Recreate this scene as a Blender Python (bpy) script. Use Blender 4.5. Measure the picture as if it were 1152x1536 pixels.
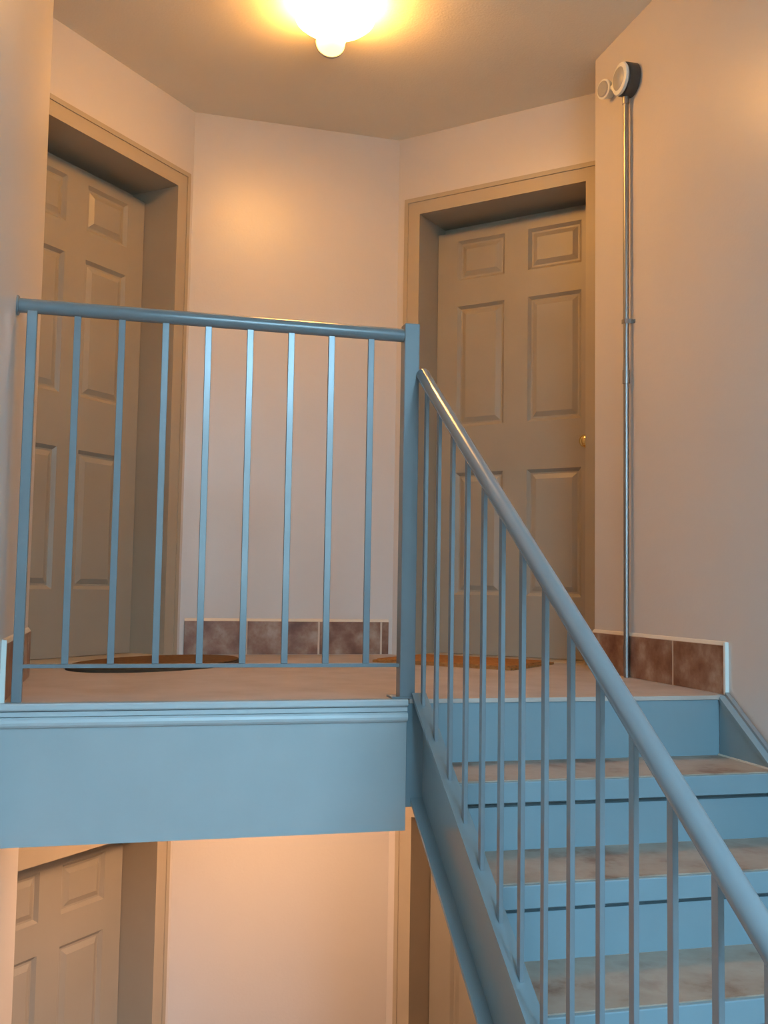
import bpy, bmesh, math, random
from mathutils import Matrix, Vector

for o in list(bpy.data.objects):
    bpy.data.objects.remove(o)
sc = bpy.context.scene
C = sc.collection
random.seed(4)

# ------------------------------------------------------------------ camera
CAM = Vector((-0.7886, -2.7979, 0.3131))
yaw, pitch, roll = (math.radians(a) for a in (14.2646, 4.1818, 0.9323))
fw = Vector((math.sin(yaw) * math.cos(pitch), math.cos(yaw) * math.cos(pitch), math.sin(pitch)))
rt = Vector((math.cos(yaw), -math.sin(yaw), 0))
up = rt.cross(fw)
r2 = math.cos(roll) * rt + math.sin(roll) * up
u2 = -math.sin(roll) * rt + math.cos(roll) * up
cd = bpy.data.cameras.new('camera')
cam = bpy.data.objects.new('camera', cd)
C.objects.link(cam)
cam.matrix_world = Matrix(((r2.x, u2.x, -fw.x, CAM.x), (r2.y, u2.y, -fw.y, CAM.y), (r2.z, u2.z, -fw.z, CAM.z), (0, 0, 0, 1)))
cd.sensor_fit = 'VERTICAL'
cd.sensor_height = 36.0
cd.lens = 36.0 * 1534.7 / 1536.0
cd.clip_start = 0.02
sc.camera = cam

# ------------------------------------------------------------------ daylight, exposure
SKY = (0.40, 0.74, 1.0)
SKY_STRENGTH = 31.0
world = bpy.data.worlds.new('sky')
sc.world = world
world.use_nodes = True
wn = world.node_tree
bg = wn.nodes['Background']
# plain overcast sky above the horizon, dull ground below it
wt = wn.nodes.new('ShaderNodeTexCoord'); wx = wn.nodes.new('ShaderNodeSeparateXYZ'); wr = wn.nodes.new('ShaderNodeValToRGB')
wn.links.new(wt.outputs['Generated'], wx.inputs[0]); wn.links.new(wx.outputs['Z'], wr.inputs['Fac'])
wr.color_ramp.elements[0].position = 0.0; wr.color_ramp.elements[0].color = (SKY[0] * 0.14, SKY[1] * 0.13, SKY[2] * 0.11, 1)
wr.color_ramp.elements[1].position = 0.03; wr.color_ramp.elements[1].color = (*SKY, 1)
wn.links.new(wr.outputs['Color'], bg.inputs[0])
bg.inputs[1].default_value = SKY_STRENGTH
# the stairwell window behind the camera (portal for the sky light that enters there)
WIN = (-0.45, 0.75, 0.10, 2.25)        # x0, x1, z0, z1
YREAR = -3.9
pl = bpy.data.lights.new('window_portal', 'AREA')
pl.shape = 'RECTANGLE'
pl.size = WIN[1] - WIN[0]
pl.size_y = WIN[3] - WIN[2]
pl.cycles.is_portal = True
po = bpy.data.objects.new('window_portal', pl)
C.objects.link(po)
po.location = ((WIN[0] + WIN[1]) / 2, YREAR - 0.14, (WIN[2] + WIN[3]) / 2)
po.rotation_euler = (math.radians(90), 0, 0)      # faces +Y, into the stairwell
sc.view_settings.view_transform = 'Standard'
sc.view_settings.look = 'None'
sc.view_settings.gamma = 1.0
sc.view_settings.use_curve_mapping = False
sc.view_settings.exposure = 0.0
sc.cycles.use_denoising = True
sc.cycles.max_bounces = 10
sc.cycles.diffuse_bounces = 6
sc.cycles.sample_clamp_indirect = 8.0
LAMP_COL, LAMP_STRENGTH = (1.0, 0.46, 0.10), 92.0          # lamp above the upper landing
LOW_COL, LOW_STRENGTH = (1.0, 0.57, 0.30), 132.0            # lamp of the storey below

# ------------------------------------------------------------------ measured dimensions (metres)
W, XR, XRT = 1.083, 1.022, -0.0192      # left wall, right wall and its slight skew
YL, YR = 0.766, 0.892                   # where the two side walls end
H, F = 2.4645, 2.80                     # ceiling height, floor to floor
C1 = Vector((-0.536, 1.818, 0)); C2 = Vector((0.4392, 1.8415, 0))
aL, aR = math.radians(41.98), math.radians(44.68)
dL = Vector((-math.sin(aL), -math.cos(aL), 0)); nL = Vector((-math.cos(aL), math.sin(aL), 0))
dR = Vector((math.sin(aR), -math.cos(aR), 0)); nR = Vector((math.cos(aR), math.sin(aR), 0))
S1, S2 = 0.1177, 0.1235                 # door opening distance from the niche corners
DW, DH, DD = 0.82, 2.075, 0.1746        # clear opening and reveal depth
T, R = 0.2732, 0.1791                   # tread, riser
SL = R / T
HR = 1.0426

def wall_r(y):
    return XR + XRT * y

# ------------------------------------------------------------------ materials
def nodes(name):
    m = bpy.data.materials.new(name)
    m.use_nodes = True
    nt = m.node_tree
    return m, nt, nt.nodes['Principled BSDF']

def paint(name, col, rough=0.5, var=0.04, scale=3.0, bump=0.0, bscale=60.0, spec=0.5, coat=0.0):
    m, nt, b = nodes(name)
    L = nt.links.new
    tc = nt.nodes.new('ShaderNodeTexCoord')
    nz = nt.nodes.new('ShaderNodeTexNoise'); nz.inputs['Scale'].default_value = scale
    nz.inputs['Detail'].default_value = 4
    L(tc.outputs['Object'], nz.inputs['Vector'])
    rp = nt.nodes.new('ShaderNodeValToRGB')
    rp.color_ramp.elements[0].position = 0.3; rp.color_ramp.elements[1].position = 0.7
    rp.color_ramp.elements[0].color = (*[c * (1 - var) for c in col], 1)
    rp.color_ramp.elements[1].color = (*[min(1, c * (1 + var)) for c in col], 1)
    L(nz.outputs['Fac'], rp.inputs['Fac'])
    L(rp.outputs['Color'], b.inputs['Base Color'])
    b.inputs['Roughness'].default_value = rough
    b.inputs['Specular IOR Level'].default_value = spec
    b.inputs['Coat Weight'].default_value = coat
    b.inputs['Coat Roughness'].default_value = 0.12
    if bump:
        n2 = nt.nodes.new('ShaderNodeTexNoise'); n2.inputs['Scale'].default_value = bscale
        n2.inputs['Detail'].default_value = 3
        L(tc.outputs['Object'], n2.inputs['Vector'])
        bp = nt.nodes.new('ShaderNodeBump'); bp.inputs['Strength'].default_value = bump
        bp.inputs['Distance'].default_value = 0.01
        L(n2.outputs['Fac'], bp.inputs['Height']); L(bp.outputs['Normal'], b.inputs['Normal'])
    return m

def mottled(name, stops, scale=9.0, rough=0.45, detail=5, spec=0.5, coord='Object', rand=True):
    m, nt, b = nodes(name)
    L = nt.links.new
    tc = nt.nodes.new('ShaderNodeTexCoord')
    vec = tc.outputs[coord]
    if rand:
        oi = nt.nodes.new('ShaderNodeObjectInfo')
        mul = nt.nodes.new('ShaderNodeMath'); mul.operation = 'MULTIPLY'; mul.inputs[1].default_value = 17.0
        L(oi.outputs['Random'], mul.inputs[0])
        ad = nt.nodes.new('ShaderNodeVectorMath'); ad.operation = 'ADD'
        L(vec, ad.inputs[0]); L(mul.outputs[0], ad.inputs[1])
        vec = ad.outputs[0]
    nz = nt.nodes.new('ShaderNodeTexNoise'); nz.inputs['Scale'].default_value = scale
    nz.inputs['Detail'].default_value = detail; nz.inputs['Roughness'].default_value = 0.6
    L(vec, nz.inputs['Vector'])
    rp = nt.nodes.new('ShaderNodeValToRGB')
    e = rp.color_ramp.elements
    while len(e) < len(stops):
        e.new(0.5)
    for k, (p, c) in enumerate(stops):
        e[k].position = p; e[k].color = (*c, 1)
    L(nz.outputs['Fac'], rp.inputs['Fac']); L(rp.outputs['Color'], b.inputs['Base Color'])
    b.inputs['Roughness'].default_value = rough
    b.inputs['Specular IOR Level'].default_value = spec
    return m

M = {}
M['wall'] = paint('wall_paint_cream', (0.62, 0.58, 0.555), 0.34, 0.02, 2.0, 0.05, 90, 0.5)
M['ceiling'] = paint('ceiling_paint', (0.84, 0.76, 0.62), 0.8, 0.02, 2.0, 0.10, 120, 0.2)
M['trim'] = paint('tan_trim_paint', (0.41, 0.345, 0.26), 0.45, 0.03, 5)
M['door'] = paint('tan_door_paint', (0.34, 0.295, 0.235), 0.42, 0.03, 5, 0.03, 40)
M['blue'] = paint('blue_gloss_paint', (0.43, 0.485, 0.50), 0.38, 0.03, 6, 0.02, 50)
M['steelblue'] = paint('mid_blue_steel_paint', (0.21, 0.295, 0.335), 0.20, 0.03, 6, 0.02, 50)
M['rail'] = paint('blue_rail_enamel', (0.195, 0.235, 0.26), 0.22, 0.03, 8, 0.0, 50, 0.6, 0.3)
M['bluemould'] = paint('pale_blue_moulding_paint', (0.52, 0.58, 0.60), 0.35, 0.03, 6)
M['floor'] = mottled('tan_landing_floor', [(0.30, (0.36, 0.30, 0.27)), (0.5, (0.43, 0.37, 0.345)), (0.72, (0.49, 0.43, 0.41))], 5.0, 0.5, rand=False)
M['tread'] = mottled('mottled_tread_vinyl', [(0.34, (0.20, 0.11, 0.07)), (0.45, (0.33, 0.25, 0.19)), (0.6, (0.38, 0.31, 0.25)), (0.78, (0.27, 0.18, 0.13))], 6.0, 0.5)
M['tile'] = mottled('brown_stone_tile', [(0.32, (0.13, 0.04, 0.015)), (0.46, (0.22, 0.105, 0.06)), (0.55, (0.28, 0.16, 0.105)), (0.68, (0.40, 0.30, 0.23))], 9.0, 0.35)
M['grout'] = paint('cream_grout', (0.62, 0.50, 0.40), 0.7, 0.05, 20)
M['white'] = paint('white_plastic_edge', (0.78, 0.80, 0.76), 0.4, 0.02)
M['sill'] = paint('worn_edge_strip', (0.47, 0.40, 0.35), 0.5, 0.06, 12)
M['cream'] = paint('cream_edge_strip', (0.66, 0.60, 0.52), 0.4, 0.03)
M['mat'] = mottled('brown_coir', [(0.3, (0.10, 0.052, 0.022)), (0.6, (0.165, 0.09, 0.04)), (0.8, (0.21, 0.12, 0.055))], 60.0, 0.95, spec=0.1)
M['mat2'] = mottled('orange_coir', [(0.3, (0.25, 0.11, 0.035)), (0.6, (0.36, 0.17, 0.055)), (0.8, (0.42, 0.21, 0.08))], 60.0, 0.95, spec=0.1)
M['matedge'] = paint('dark_mat_binding', (0.05, 0.035, 0.02), 0.9, 0.1, 30)
M['concrete'] = paint('grey_concrete', (0.42, 0.40, 0.37), 0.8, 0.06, 6)

def metal(name, col, rough):
    m, nt, b = nodes(name)
    b.inputs['Base Color'].default_value = (*col, 1)
    b.inputs['Metallic'].default_value = 1.0
    b.inputs['Roughness'].default_value = rough
    return m
M['steel'] = metal('galvanised_conduit', (0.36, 0.35, 0.345), 0.40)
M['brass'] = metal('polished_brass', (0.86, 0.62, 0.24), 0.14)
M['dark'] = paint('dark_grey', (0.05, 0.05, 0.052), 0.5, 0.05, 10)
M['greyhead'] = paint('grey_lamp_head', (0.36, 0.36, 0.37), 0.35, 0.03, 10)

for key, nm, col, stg in (('glow', 'glowing_amber_glass', LAMP_COL, LAMP_STRENGTH), ('glow_low', 'glowing_opal_glass', LOW_COL, LOW_STRENGTH)):
    m, nt, b = nodes(nm)
    b.inputs['Base Color'].default_value = (0.9, 0.85, 0.75, 1)
    b.inputs['Roughness'].default_value = 0.2
    b.inputs['Emission Color'].default_value = (*col, 1)
    b.inputs['Emission Strength'].default_value = stg
    M[key] = m
    m, nt, b = nodes(nm + '_neck')  # weak glow for the socket, in place of bulb light falling on it
    b.inputs['Base Color'].default_value = (0.9, 0.85, 0.75, 1)
    b.inputs['Emission Color'].default_value = (*col, 1)
    b.inputs['Emission Strength'].default_value = 6.0
    M[key + '_neck'] = m
m, nt, b = nodes('window_glass')
tr = nt.nodes.new('ShaderNodeBsdfTransparent'); gl = nt.nodes.new('ShaderNodeBsdfGlossy')
gl.inputs['Roughness'].default_value = 0.02
mx = nt.nodes.new('ShaderNodeMixShader'); mx.inputs[0].default_value = 0.06
nt.links.new(tr.outputs[0], mx.inputs[1]); nt.links.new(gl.outputs[0], mx.inputs[2])
nt.links.new(mx.outputs[0], nt.nodes['Material Output'].inputs['Surface'])
M['glass'] = m

# ------------------------------------------------------------------ mesh helpers
class MB:
    def __init__(self):
        self.v, self.f = [], []
    def add(self, vs, fs):
        n = len(self.v)
        self.v += [tuple(p) for p in vs]
        self.f += [tuple(i + n for i in q) for q in fs]
        return self
    def box(self, x0, x1, y0, y1, z0, z1):
        return self.add([(x0, y0, z0), (x1, y0, z0), (x1, y1, z0), (x0, y1, z0), (x0, y0, z1), (x1, y0, z1), (x1, y1, z1), (x0, y1, z1)],
                        [(0, 3, 2, 1), (4, 5, 6, 7), (0, 1, 5, 4), (1, 2, 6, 5), (2, 3, 7, 6), (3, 0, 4, 7)])
    def prism(self, poly, z0, z1):           # poly counter-clockwise in xy
        n = len(poly)
        vs = [(p[0], p[1], z0) for p in poly] + [(p[0], p[1], z1) for p in poly]
        fs = [tuple(range(n - 1, -1, -1)), tuple(range(n, 2 * n))] + [(i, (i + 1) % n, n + (i + 1) % n, n + i) for i in range(n)]
        return self.add(vs, fs)
    def yz(self, poly, x0, x1):              # profile in (y, z) extruded along x
        n = len(poly)
        vs = [(x0, p[0], p[1]) for p in poly] + [(x1, p[0], p[1]) for p in poly]
        fs = [tuple(range(n - 1, -1, -1)), tuple(range(n, 2 * n))] + [(i, (i + 1) % n, n + (i + 1) % n, n + i) for i in range(n)]
        return self.add(vs, fs)
    def cyl(self, p0, p1, r0, r1=None, n=16):
        r1 = r0 if r1 is None else r1
        return self.lathe([(0, r0), ((Vector(p1) - Vector(p0)).length, r1)], p0, Vector(p1) - Vector(p0), n)
    def lathe(self, prof, org, axis, n=24):   # prof: (distance along axis, radius)
        a = Vector(axis).normalized()
        e = Vector((0, 0, 1)) if abs(a.z) < 0.9 else Vector((1, 0, 0))
        x = a.cross(e).normalized(); y = a.cross(x)
        o = Vector(org)
        vs, fs = [], []
        for t, r in prof:
            for k in range(n):
                th = 2 * math.pi * k / n
                vs.append(o + a * t + (x * math.cos(th) + y * math.sin(th)) * max(r, 1e-5))
        for i in range(len(prof) - 1):
            for k in range(n):
                fs.append((i * n + k, i * n + (k + 1) % n, (i + 1) * n + (k + 1) % n, (i + 1) * n + k))
        fs.append(tuple(range(n))[::-1]); fs.append(tuple(range((len(prof) - 1) * n, len(prof) * n)))
        return self.add(vs, fs)
    def tube(self, pts, r, n=12):             # pipe through points
        pts = [Vector(p) for p in pts]
        vs, fs = [], []
        for i, p in enumerate(pts):
            t = (pts[min(i + 1, len(pts) - 1)] - pts[max(i - 1, 0)]).normalized()
            if i == 0:
                e = Vector((0, 0, 1)) if abs(t.z) < 0.9 else Vector((1, 0, 0))
                x = t.cross(e).normalized()
            else:
                x = (x - t * x.dot(t)).normalized()
            y = t.cross(x)
            for k in range(n):
                th = 2 * math.pi * k / n
                vs.append(p + (x * math.cos(th) + y * math.sin(th)) * r)
        for i in range(len(pts) - 1):
            for k in range(n):
                fs.append((i * n + k, i * n + (k + 1) % n, (i + 1) * n + (k + 1) % n, (i + 1) * n + k))
        fs.append(tuple(range(n))[::-1]); fs.append(tuple(range((len(pts) - 1) * n, len(pts) * n)))
        return self.add(vs, fs)
    def build(self, name, mat, parent=None, bevel=0.0, smooth=False, loc=None, seg=2):
        me = bpy.data.meshes.new(name)
        off = Vector(loc) if loc is not None else Vector((0, 0, 0))
        me.from_pydata([tuple(Vector(p) - off) for p in self.v], [], self.f)
        bm = bmesh.new(); bm.from_mesh(me)
        bmesh.ops.recalc_face_normals(bm, faces=bm.faces)
        if bevel:
            bmesh.ops.bevel(bm, geom=[e for e in bm.edges if e.is_manifold and e.calc_face_angle(0) > 0.5], offset=bevel, segments=seg, affect='EDGES', profile=0.5)
        bm.to_mesh(me); bm.free()
        if smooth:
            me.polygons.foreach_set('use_smooth', [True] * len(me.polygons))
            try:
                me.set_sharp_from_angle(angle=math.radians(40))
            except Exception:
                pass
        me.materials.append(M[mat])
        o = bpy.data.objects.new(name, me)
        C.objects.link(o)
        o.location = off
        if parent:
            o.parent = parent
        return o

def tag(o, label=None, cat=None, group=None, kind=None):
    if label: o['label'] = label
    if cat: o['category'] = cat
    if group: o['group'] = group
    if kind: o['kind'] = kind
    return o

def empty(name, loc=(0, 0, 0), rz=0.0):
    o = bpy.data.objects.new(name, None)
    C.objects.link(o)
    o.empty_display_size = 0.1
    o.location = loc; o.rotation_euler = (0, 0, rz)
    return o

def copy_part(src, parent, loc):
    c = src.copy(); C.objects.link(c); c.parent = parent; c.location = loc
    return c

# ------------------------------------------------------------------ the shell
# left and right walls end at an outside corner; behind it the landing opens into a five-sided niche
LE = C1 + dL * ((C1.y - YL) / -dL.y)      # where the left door wall meets the return of the left wall
RE = C2 + dR * ((C2.y - YR) / -dR.y)
TH = 0.26
tag(MB().prism([(-W, YREAR), (-W, YL), (LE.x, YL), (LE.x - 0.3, YL), (LE.x - 0.3, YREAR)], -F, H).build('wall_left', 'wall', bevel=0.004),
    'cream painted wall at the left edge, end of the landing railing', 'wall', kind='structure')
tag(MB().prism([(wall_r(YREAR), YREAR), (RE.x + 0.3, YREAR), (RE.x + 0.3, YR), (RE.x, YR), (wall_r(YR), YR)], -F, H).build('wall_right', 'wall', bevel=0.004),
    'cream painted wall on the right with the vertical conduit', 'wall', kind='structure')
tag(MB().prism([(C1.x, C1.y), (C2.x, C2.y), (C2.x + 0.2, C2.y + 0.25), (C1.x - 0.2, C1.y + 0.25)], -F, H).build('wall_back', 'wall'),
    'cream wall between the two doors, facing the stairs', 'wall', kind='structure')

def door_wall(name, org, dv, nv, s0, length, label):
    """a wall of the niche along dv from org, with two door openings (one per storey), as one mesh of blocks"""
    mb = MB()
    J = 0.02
    def blk(a, b, z0, z1):
        ps = [org + dv * a, org + dv * b, org + dv * b + nv * TH, org + dv * a + nv * TH]
        poly = [(p.x, p.y) for p in ps]
        if (ps[1] - ps[0]).cross(ps[2] - ps[1]).z < 0:
            poly = poly[::-1]
        mb.prism(poly, z0, z1)
    blk(0, s0 - J, -F, H)
    blk(s0 + DW + J, length, -F, H)
    blk(s0 - J, s0 + DW + J, DH + J, H)
    blk(s0 - J, s0 + DW + J, -F + DH + J, 0)
    tag(mb.build(name, 'wall'), label, 'wall', kind='structure')
door_wall('wall_back_left', C1, dL, nL, S1, (LE - C1).length + 0.0, 'angled cream wall around the left hand door')
door_wall('wall_back_right', C2, dR, nR, S2, (RE - C2).length + 0.0, 'angled cream wall around the right hand door')

xr = wall_r(YREAR)
mb = MB()
for bx in ((-W - 0.3, WIN[0], -F, H), (WIN[1], xr + 0.3, -F, H), (WIN[0], WIN[1], -F, WIN[2]), (WIN[0], WIN[1], WIN[3], H)):
    mb.box(bx[0], bx[1], YREAR - 0.2, YREAR, bx[2], bx[3])
tag(mb.build('wall_rear', 'wall'), 'stairwell wall behind the viewer holding the daylight window', 'wall', kind='structure')

cp = [(-W - 0.3, YREAR - 0.2), (xr + 0.4, YREAR - 0.2), (RE.x + 0.4, 2.2), (LE.x - 0.4, 2.2)]
tag(MB().prism(cp, H, H + 0.12).build('ceiling', 'ceiling'), 'tan lit ceiling above the landing', 'ceiling', kind='structure')
niche = [(-W, 0.02), (wall_r(0.02), 0.02), (wall_r(YR), YR), (RE.x, YR), (C2.x, C2.y), (C1.x, C1.y), (LE.x, YL), (-W, YL)]
tag(MB().prism(niche, -0.2, 0).build('floor', 'floor'), 'tan speckled floor of the upper landing', 'floor', kind='structure')
low = [(-W, YREAR), (xr, YREAR), (wall_r(YR), YR), (RE.x, YR), (C2.x, C2.y), (C1.x, C1.y), (LE.x, YL), (-W, YL)]
tag(MB().prism(low, -F - 0.2, -F).build('floor_lower', 'floor'), 'tan floor of the storey below the landing', 'floor', kind='structure')
YM = -7 * T
tag(MB().prism([(-W, YREAR), (xr, YREAR), (wall_r(YM), YM - 0.0), (-W, YM - 0.0)], -8 * R - 0.18, -8 * R).build('floor_middle', 'floor'),
    'half landing at the foot of the upper stairs', 'floor', kind='structure')

# window behind the camera
w = empty('window_1', ((WIN[0] + WIN[1]) / 2, YREAR, WIN[2]))
tag(w, 'daylight window in the stairwell wall behind the viewer', 'window', kind='structure')
ww, wh = WIN[1] - WIN[0], WIN[3] - WIN[2]
fr = MB()
for bx in ((-ww / 2, -ww / 2 + 0.04, 0, wh), (ww / 2 - 0.04, ww / 2, 0, wh), (-ww / 2 + 0.04, ww / 2 - 0.04, 0, 0.04), (-ww / 2 + 0.04, ww / 2 - 0.04, wh - 0.04, wh), (-0.02, 0.02, 0.04, wh - 0.04)):
    fr.box(bx[0], bx[1], -0.12, -0.07, bx[2], bx[3])
fr.build('window_frame', 'white', w)
for s in (-1, 1):
    x0, x1 = (-ww / 2 + 0.04, -0.02) if s < 0 else (0.02, ww / 2 - 0.04)
    MB().box(x0, x1, -0.098, -0.094, 0.04, wh - 0.04).build('pane', 'glass', w)

# unseen neighbouring building, added to keep low sky light out of the window
nb = empty('wall_sky_block', (0.1, -13.0, -F))
tag(nb, 'unseen neighbouring building added outside the window to block the low sky', 'wall', kind='structure')
MB().box(-9, 9, -4, 0, -1.5, F + 2.95).build('render_wall', 'concrete', nb)
MB().box(-9.1, 9.1, -4.1, 0.12, F + 2.95, F + 3.1).build('parapet', 'concrete', nb)

# ------------------------------------------------------------------ landing edge: fascia with mouldings
fa = empty('trim_1', (-W / 2, 0, -0.3626))
tag(fa, 'pale blue fascia board along the landing edge', 'fascia', kind='structure')
hw = W / 2
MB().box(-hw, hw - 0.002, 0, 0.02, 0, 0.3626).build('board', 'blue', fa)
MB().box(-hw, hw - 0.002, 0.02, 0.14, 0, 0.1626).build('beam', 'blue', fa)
z0 = 0.3626
MB().yz([(0, z0), (-0.013, z0), (-0.016, z0 - 0.004), (-0.016, z0 - 0.015), (-0.012, z0 - 0.019), (0, z0 - 0.021)], -hw, hw - 0.002).build('moulding', 'bluemould', fa)
MB().yz([(0, z0 - 0.021), (-0.007, z0 - 0.022), (-0.007, z0 - 0.034), (0, z0 - 0.035)], -hw, hw - 0.002).build('moulding', 'bluemould', fa)
MB().yz([(0, z0 - 0.035), (-0.008, z0 - 0.036), (-0.013, z0 - 0.041), (-0.0145, z0 - 0.049), (-0.013, z0 - 0.056), (-0.008, z0 - 0.062), (0, z0 - 0.063)], -hw, hw - 0.002).build('moulding', 'bluemould', fa)

# ------------------------------------------------------------------ doors
PX = ((0.110, 0.355), (0.473, 0.733))
PZ = ((1.785, 1.980), (1.077, 1.660), (0.282, 0.857))

def make_door(name, org, dv, nv, s0, z, mirror, label, cat='door'):
    """local frame: x along the wall, y into the wall, z up; x = 0 at the opening's left side as seen from the landing"""
    if mirror:
        base = org + dv * (s0 + DW); ax = -dv
    else:
        base = org + dv * s0; ax = dv
    d = empty(name, (base.x, base.y, z), math.atan2(ax.y, ax.x))
    tag(d, label, cat, kind='structure')
    fx = (lambda a, b: (DW - b, DW - a)) if mirror else (lambda a, b: (a, b))
    J, CW, CP = 0.02, 0.0804, 0.018
    # jamb lining: two sides and a head, plus a panel added behind the leaf against sky light leaks
    for x0, x1 in ((-J, 0), (DW, DW + J)):
        MB().box(x0, x1, 0, TH, 0, DH).build('jamb', 'trim', d)
    MB().box(-J, DW + J, 0, TH, DH, DH + J).build('jamb_head', 'trim', d)
    MB().box(0, DW, TH - 0.012, TH, 0, DH).build('leak_panel', 'trim', d)
    # casing: moulded boards, flat with a raised back band
    def casing_side(x0, x1, outer_left):
        mb = MB()
        mb.box(x0, x1, -CP * 0.7, 0, 0, DH)
        if outer_left: mb.box(x0, x0 + 0.02, -CP, -CP * 0.7, 0, DH + CW)
        else: mb.box(x1 - 0.02, x1, -CP, -CP * 0.7, 0, DH + CW)
        mb.build('casing', 'trim', d)
    casing_side(-CW, 0.0, True)
    casing_side(DW, DW + CW, False)
    MB().box(-CW, DW + CW, -CP * 0.7, 0, DH, DH + CW).box(-CW + 0.02, DW + CW - 0.02, -CP, -CP * 0.7, DH + CW - 0.02, DH + CW).build('casing', 'trim', d)
    # leaf: stiles and rails around six recessed panels
    lx0, lx1, lz0, lz1 = 0.003, DW - 0.003, 0.008, 2.027
    leaf = MB()
    xs = sorted(fx(*PX[0]) + fx(*PX[1]))
    y0, y1 = DD, DD + 0.040
    leaf.box(lx0, xs[0], y0, y1, lz0, lz1).box(xs[1], xs[2], y0, y1, lz0, lz1).box(xs[3], lx1, y0, y1, lz0, lz1)
    zz = [lz0, PZ[2][0], PZ[2][1], PZ[1][0], PZ[1][1], PZ[0][0], PZ[0][1], lz1]
    for k in (0, 2, 4, 6):
        for a in (0, 2):
            leaf.box(xs[a], xs[a + 1], y0, y1, zz[k], zz[k + 1])
    lo = leaf.build('leaf', 'door', d)
    for a in (0, 2):
        for (pz0, pz1) in PZ:
            x0, x1 = xs[a], xs[a + 1]
            mb = MB()
            # ogee: slope down from the face, flat valley, then the raised field
            rings = [(0.0, y0), (0.014, y0 + 0.013), (0.022, y0 + 0.013), (0.044, y0 + 0.003)]
            vs, fs = [], []
            for ins, y in rings:
                vs += [(x0 + ins, y, pz0 + ins), (x1 - ins, y, pz0 + ins), (x1 - ins, y, pz1 - ins), (x0 + ins, y, pz1 - ins)]
            for q in range(len(rings) - 1):
                for e in range(4):
                    fs.append((q * 4 + e, q * 4 + (e + 1) % 4, q * 4 + 4 + (e + 1) % 4, q * 4 + 4 + e))
            n = len(rings) * 4
            fs.append((n - 4, n - 3, n - 2, n - 1))
            vs += [(x0, y0 + 0.03, pz0), (x1, y0 + 0.03, pz0), (x1, y0 + 0.03, pz1), (x0, y0 + 0.03, pz1)]
            for e in range(4):
                fs.append((e, (e + 1) % 4, n + (e + 1) % 4, n + e))
            fs.append((n, n + 1, n + 2, n + 3))
            mb.add(vs, fs).build('panel', 'door', lo)
    kx = DW - 0.770 if mirror else 0.770
    k = MB().lathe([(0, 0.031), (0.004, 0.031), (0.008, 0.024), (0.012, 0.012), (0.03, 0.011), (0.036, 0.02), (0.044, 0.027), (0.054, 0.028), (0.061, 0.022), (0.065, 0.008)], (kx, DD, 0.965), (0, -1, 0), 20)
    ko = k.build('door_knob', 'brass', d, smooth=True)
    ko['label'] = 'polished brass door knob'
    # threshold
    MB().yz([(0.01, 0), (TH, 0), (TH, 0.006), (0.03, 0.006)], 0, DW).build('threshold', 'trim', d)
    return d
make_door('door_1', C1, dL, nL, S1, 0.0, True, 'tan six panel door on the upper landing, on the left behind the railing')
make_door('door_2', C2, dR, nR, S2, 0.0, False, 'tan six panel door with brass knob on the upper landing, right')
make_door('door_3', C1, dL, nL, S1, -F, True, 'tan panelled door on the storey below, lower left under the blue fascia')
make_door('door_4', C2, dR, nR, S2, -F, False, 'tan door on the storey below, seen beside the stair stringer')

# ------------------------------------------------------------------ tiled baseboards
HT = 0.150
def baseboard(name, p0, p1, z, joints, label, end_at=None, cap=True):
    """tiles along p0 -> p1, standing proud to the right-hand side of the direction p0 -> p1"""
    p0 = Vector(p0); p1 = Vector(p1)
    v = p1 - p0
    L = v.length
    b = empty(name, (p0.x, p0.y, z), math.atan2(v.y, v.x))
    tag(b, label, 'baseboard', kind='structure')
    e = [0.0] + list(joints) + [L - (0.010 if end_at == 'end' else 0)]
    if end_at == 'start': e[0] = 0.010
    g = 0.0045
    MB().box(e[0], e[-1], -0.0088, 0, 0, HT).build('grout', 'grout', b)
    for i in range(len(e) - 1):
        MB().box(e[i] + (g if i else 0), e[i + 1] - (g if i < len(e) - 2 else 0), -0.0105, -0.0088, 0.002, HT - 0.001).build('tile', 'tile', b, bevel=0.001, seg=1)
    MB().yz([(0, HT), (-0.010, HT), (-0.004, HT + 0.009), (0, HT + 0.012)], e[0], e[-1]).build('cap_strip', 'cream', b)
    if end_at == 'end':
        o = MB().box(L - 0.010, L, -0.012, 0, 0, HT + 0.010).build('end_trim', 'white', b); o['label'] = 'white end trim'
    if end_at == 'start':
        o = MB().box(0, 0.010, -0.012, 0, 0, HT + 0.010).build('end_trim', 'white', b); o['label'] = 'white end trim'
    return b
dB = (C2 - C1).normalized()
LB = (C2 - C1).length
baseboard('baseboard_back', C1 + dB * 0.02, C2 - dB * 0.02, 0, [0.275, 0.605, 0.93 - 0.03], 'brown tile baseboard between the two upper doors')
baseboard('baseboard_right', (wall_r(YR), YR, 0), (wall_r(0.004), 0.004, 0), 0, [0.255, 0.585], 'brown tile baseboard along the right wall with white end trim', 'end')
baseboard('baseboard_left', (-W, 0.012, 0), (-W, YL, 0), 0, [0.33, 0.66], 'brown tile baseboard on the left wall behind the railing end', 'start')

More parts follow.
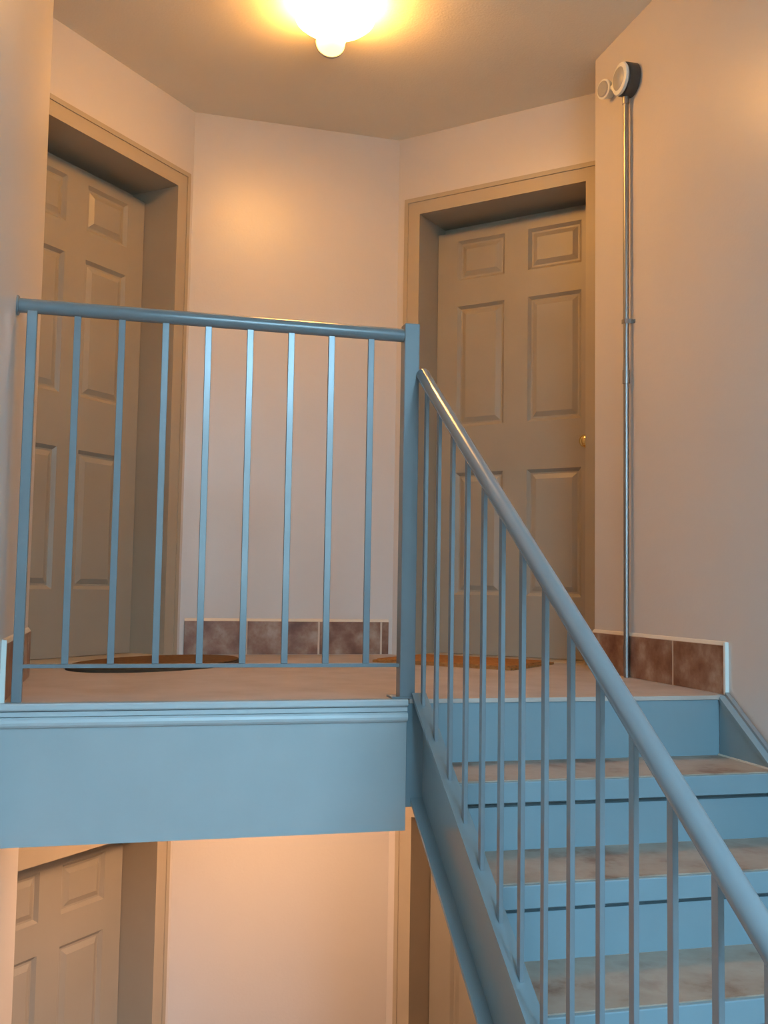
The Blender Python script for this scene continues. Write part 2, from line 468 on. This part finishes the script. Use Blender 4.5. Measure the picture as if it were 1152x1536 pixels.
# ------------------------------------------------------------------ stairs
st = empty('staircase', (0.5, -0.95, -8 * R))
tag(st, 'blue steel staircase with tan treads leading up to the landing', 'staircase')
def P(x, y, z):
    return (x - 0.5, y + 0.95, z + 8 * R)
def sbox(x0, x1, y0, y1, z0, z1):
    a = P(x0, y0, z0); b = P(x1, y1, z1)
    return MB().box(a[0], b[0], a[1], b[1], a[2], b[2])
XS0, XS1 = 0.054, 0.985
def slope_piece(x0, x1, ztop, zbot, ya, yb):
    """a sloping bar following the pitch: top z = ztop + SL*y, bottom z = zbot + SL*y"""
    ys = [(ya, ztop + SL * ya), (yb, ztop + SL * yb), (yb, zbot + SL * yb), (ya, zbot + SL * ya)]
    poly = [(P(0, y, z)[1], P(0, y, z)[2]) for y, z in ys]
    return MB().yz(poly, x0 - 0.5, x1 - 0.5)
YE = -7 * T
STOP, SDEP = 0.0168, 0.303
# left stringer: steel channel open to the left
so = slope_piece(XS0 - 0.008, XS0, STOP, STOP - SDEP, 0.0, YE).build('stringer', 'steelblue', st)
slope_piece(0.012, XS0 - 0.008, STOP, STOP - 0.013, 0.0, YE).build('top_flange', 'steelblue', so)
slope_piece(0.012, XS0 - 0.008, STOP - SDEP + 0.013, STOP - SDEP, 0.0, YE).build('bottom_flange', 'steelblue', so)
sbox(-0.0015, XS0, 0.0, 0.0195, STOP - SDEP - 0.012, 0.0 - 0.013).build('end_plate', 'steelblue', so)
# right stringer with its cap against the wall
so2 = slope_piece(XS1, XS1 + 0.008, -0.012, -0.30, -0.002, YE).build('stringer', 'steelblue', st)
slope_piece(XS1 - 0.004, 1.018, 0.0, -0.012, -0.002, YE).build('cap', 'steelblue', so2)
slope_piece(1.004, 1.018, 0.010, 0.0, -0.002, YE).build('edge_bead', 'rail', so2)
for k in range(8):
    zt = 0 if k == 0 else -k * R - 0.0562 - 0.013  # riser held short of the tread, shaping a dark line under the nosing
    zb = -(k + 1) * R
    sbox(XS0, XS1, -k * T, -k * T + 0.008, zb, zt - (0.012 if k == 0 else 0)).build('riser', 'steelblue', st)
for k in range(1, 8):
    sbox(XS0, XS1, -k * T + 0.035, -k * T + 0.039, -k * R - 0.10, -k * R - 0.0562).build('recess_plate', 'steelblue', st)  # added plate shuts out light from below, keeping the slot dark
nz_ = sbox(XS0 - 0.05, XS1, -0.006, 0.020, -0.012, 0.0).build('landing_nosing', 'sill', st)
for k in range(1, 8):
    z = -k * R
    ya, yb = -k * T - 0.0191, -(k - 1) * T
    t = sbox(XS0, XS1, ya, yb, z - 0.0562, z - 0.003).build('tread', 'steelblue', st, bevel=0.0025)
    sf = sbox(XS0 + 0.001, XS1 - 0.001, ya + 0.012, yb - 0.0005, z - 0.004, z).build('tread_surface', 'tread', t)
    sf['label'] = 'mottled tan tread covering'
    # cream sealant strip along the wall side
    sbox(XS1 - 0.006, XS1, ya + 0.012, yb - 0.001, z, z + 0.004).build('edge_strip', 'cream', t)

# ------------------------------------------------------------------ railings
lr = empty('landing_railing', (-W / 2, 0, 0))
tag(lr, 'blue metal guard railing with nine bars along the landing edge', 'railing')
ox = W / 2
YB = 0.030
def bar(b, h, x, z0, z1, name, parent, dy=YB, ref=None):
    return MB().box(x - b / 2, x + b / 2, dy - h / 2, dy + h / 2, z0, z1).build(name, 'rail', parent, bevel=0.0022)
MB().cyl((-ox + 0.002, YB, HR), (ox - 0.02, YB, HR), 0.0195, n=24).build('handrail', 'rail', lr, smooth=True)
MB().lathe([(0, 0.027), (0.004, 0.027), (0.006, 0.024)], (-ox, YB, HR), (1, 0, 0), 24).build('wall_flange', 'rail', lr, smooth=True)
MB().box(-ox + 0.045, ox - 0.02, YB - 0.012, YB + 0.012, 0.0875, 0.0975).build('bottom_rail', 'rail', lr, bevel=0.001)
bar(0.026, 0.026, -ox + 0.040, 0.0, HR, 'end_bar', lr)
LSP = 0.1159
first = None
for k in range(8):
    x = ox - (8 - k) * LSP
    if first is None:
        first = MB().box(-0.009, 0.009, -0.005, 0.005, 0.0, HR - 0.095).build('baluster', 'rail', lr, bevel=0.0012)
        first.location = (x, YB, 0.0975)
    else:
        copy_part(first, lr, (x, YB, 0.0975))
po_ = MB().box(ox - 0.021, ox + 0.024, YB - 0.0225, YB + 0.0225, 0.0, 1.075).build('newel_post', 'rail', lr, bevel=0.003)
MB().box(ox - 0.045, ox + 0.045, YB - 0.029, YB + 0.035, 0.0, 0.006).build('base_plate', 'rail', lr, bevel=0.001)

HX, HH, B0, BSP = 0.0336, 0.9222, -0.0395, 0.1212
sr = empty('stair_railing', (HX, -0.95, -8 * R))
tag(sr, 'blue metal stair railing with sloping handrail and upright bars', 'railing')
def Q(x, y, z):
    return (x - HX, y + 0.95, z + 8 * R)
ye = YE + 0.02
hr = MB().cyl(Q(HX, YB - 0.025, HH + SL * (YB - 0.025)), Q(HX, ye - 0.10, HH + SL * (ye - 0.10)), 0.0195, n=28).build('handrail', 'rail', sr, smooth=True)
LEN = HH - STOP - 0.01
fb = None
k = 0
while B0 - k * BSP > ye + 0.03:
    y = B0 - k * BSP
    zb = STOP + SL * y
    if fb is None:
        # foot cut to the pitch of the flange
        h, hx = 0.009, 0.005
        mb = MB()
        vs = []
        for (dx, dy) in ((-hx, -h), (hx, -h), (hx, h), (-hx, h)):
            vs.append((dx, dy, SL * dy))
        for (dx, dy) in ((-hx, -h), (hx, -h), (hx, h), (-hx, h)):
            vs.append((dx, dy, LEN + SL * dy))
        mb.add(vs, [(0, 3, 2, 1), (4, 5, 6, 7), (0, 1, 5, 4), (1, 2, 6, 5), (2, 3, 7, 6), (3, 0, 4, 7)])
        fb = mb.build('baluster', 'rail', sr, bevel=0.0012)
        fb.location = Q(HX, y, zb)
    else:
        copy_part(fb, sr, Q(HX, y, zb))
    k += 1
q = Q(HX, ye - 0.07, 0)
MB().box(-0.0225, 0.0225, q[1] - 0.0225, q[1] + 0.0225, 0, 8 * R + HH + SL * (ye - 0.07)).build('newel_post', 'rail', sr, bevel=0.003)

# ------------------------------------------------------------------ ceiling lamps
def ceiling_lamp(x, y, z, label, glow='glow'):
    l = empty('ceiling_lamp', (x, y, z))
    tag(l, label, 'ceiling lamp', 'flush ceiling lamps of the landings')
    MB().lathe([(0, 0.100), (0.014, 0.103), (0.024, 0.094)], (0, 0, 0), (0, 0, -1), 40).build('ceiling_pan', 'white', l, smooth=True)
    prof = [(0.022, 0.110), (0.028, 0.132), (0.038, 0.145), (0.050, 0.150), (0.064, 0.145), (0.079, 0.127), (0.091, 0.096), (0.098, 0.058), (0.101, 0.020), (0.1015, 0.0)]
    MB().lathe(prof, (0, 0, 0), (0, 0, -1), 40).build('glass_shade', glow, l, smooth=True)
    s = MB().lathe([(0.085, 0.040), (0.105, 0.050), (0.14, 0.054), (0.182, 0.054)], (0.01, 0, -0.062), (0.05, 1, 0.06), 28).build('glass_neck', glow + '_neck', l, smooth=True)  # socket made to glow as if brightly lit by the bulb
    MB().lathe([(0.182, 0.057), (0.192, 0.058), (0.198, 0.054), (0.200, 0.045)], (0.01, 0, -0.062), (0.05, 1, 0.06), 28).build('socket_cap', 'greyhead', s, smooth=True)
    return l
ceiling_lamp(-0.095, 0.785, H, 'lit flush glass ceiling lamp above the upper landing')
ceiling_lamp(-0.10, 0.95, -0.2, 'lit flush ceiling lamp under the landing, above the lower storey doors', 'glow_low')

# ------------------------------------------------------------------ conduit and wall fixture on the right wall
YP = 0.598
xw = wall_r(YP)
pc = empty('conduit_pipe', (xw, YP, 0))
tag(pc, 'thin grey metal conduit running up the right wall from the floor', 'pipe')
MB().tube([(-0.022, 0, 0.001), (-0.022, 0, 2.16)], 0.0105, 14).build('tube', 'steel', pc, smooth=True)
MB().lathe([(0, 0.0135), (0.05, 0.0135)], (-0.022, 0, 1.075), (0, 0, 1), 16).build('coupling', 'steel', pc, smooth=True)
MB().lathe([(0, 0.0135), (0.03, 0.0135)], (-0.022, 0, 2.14), (0, 0, 1), 16).build('connector', 'steel', pc, smooth=True)
for z in (1.30,):
    MB().box(-0.034, 0.0, -0.0115, -0.0095, z, z + 0.016).box(-0.003, 0.0, -0.030, -0.0115, z, z + 0.012).box(-0.0345, -0.0325, -0.0115, 0.0115, z, z + 0.016).build('strap', 'steel', pc)

ef = empty('emergency_light', (wall_r(0.585), 0.585, 2.228))
tag(ef, 'small white twin disc wall fixture at the top of the conduit', 'wall light')
MB().lathe([(0, 0.062), (0.040, 0.062), (0.044, 0.058)], (0, 0, 0), (-1, 0, 0), 32).build('dark_back', 'dark', ef, smooth=True)  # dark disc behind the pale cover
cv = MB().lathe([(0.044, 0.056), (0.050, 0.060), (0.057, 0.058), (0.060, 0.050), (0.060, 0.0)], (0, 0, 0), (-1, 0, 0), 32).build('cover_disc', 'white', ef, smooth=True)
MB().lathe([(0.0602, 0.043), (0.064, 0.038), (0.066, 0.0)], (0, 0, 0), (-1, 0, 0), 28).build('lens', 'greyhead', cv, smooth=True)
hd = MB().lathe([(0, 0.026), (0.030, 0.036), (0.044, 0.038), (0.047, 0.034), (0.047, 0.0)], (-0.002, 0.165, 0.040), (-1, -0.25, -0.1), 28).build('lamp_head', 'white', ef, smooth=True)
MB().lathe([(0.0472, 0.031), (0.051, 0.027), (0.052, 0.0)], (-0.002, 0.165, 0.040), (-1, -0.25, -0.1), 28).build('lens', 'greyhead', hd, smooth=True)
MB().tube([(-0.022, 0.05, 0.010), (-0.024, 0.10, 0.022), (-0.020, 0.15, 0.036)], 0.011, 12).build('arm', 'white', ef, smooth=True)

# ------------------------------------------------------------------ door mats
def mat(name, cx, cy, rz, lx, ly, mt, label, edge='matedge'):
    o = empty(name, (cx, cy, 0), rz)
    tag(o, label, 'door mat')
    MB().box(-lx / 2, lx / 2, -ly / 2, ly / 2, 0.0005, 0.016).build('coir_pile', mt, o, bevel=0.004)
    e = MB()
    for bx in ((-lx / 2 - 0.012, lx / 2 + 0.012, -ly / 2 - 0.012, -ly / 2), (-lx / 2 - 0.018, lx / 2 + 0.018, ly / 2, ly / 2 + 0.018), (-lx / 2 - 0.018, -lx / 2, -ly / 2, ly / 2), (lx / 2, lx / 2 + 0.018, -ly / 2, ly / 2)):
        e.box(bx[0], bx[1], bx[2], bx[3], 0.0, 0.010)
    e.build('binding', edge, o)
    return o
mL = C1 + dL * (S1 + 0.37) - nL * 0.30
om = empty('door_mat', (mL.x, mL.y, 0), math.atan2(-dL.y, -dL.x))
tag(om, 'dark edged oval brown coir mat before the left upper door', 'door mat')
def ring(a, b, n=48):
    return [(a * math.cos(2 * math.pi * k / n), b * math.sin(2 * math.pi * k / n)) for k in range(n)]
MB().prism(ring(0.425, 0.245), 0.0, 0.010).build('binding', 'matedge', om)
MB().prism(ring(0.407, 0.227), 0.010, 0.017).build('coir_pile', 'mat', om, bevel=0.003)
mR = C2 + dR * (S2 + 0.38) - nR * 0.27
mat('door_mat', mR.x, mR.y, math.atan2(dR.y, dR.x), 0.60, 0.40, 'mat2', 'orange brown coir mat before the right upper door', 'mat2')
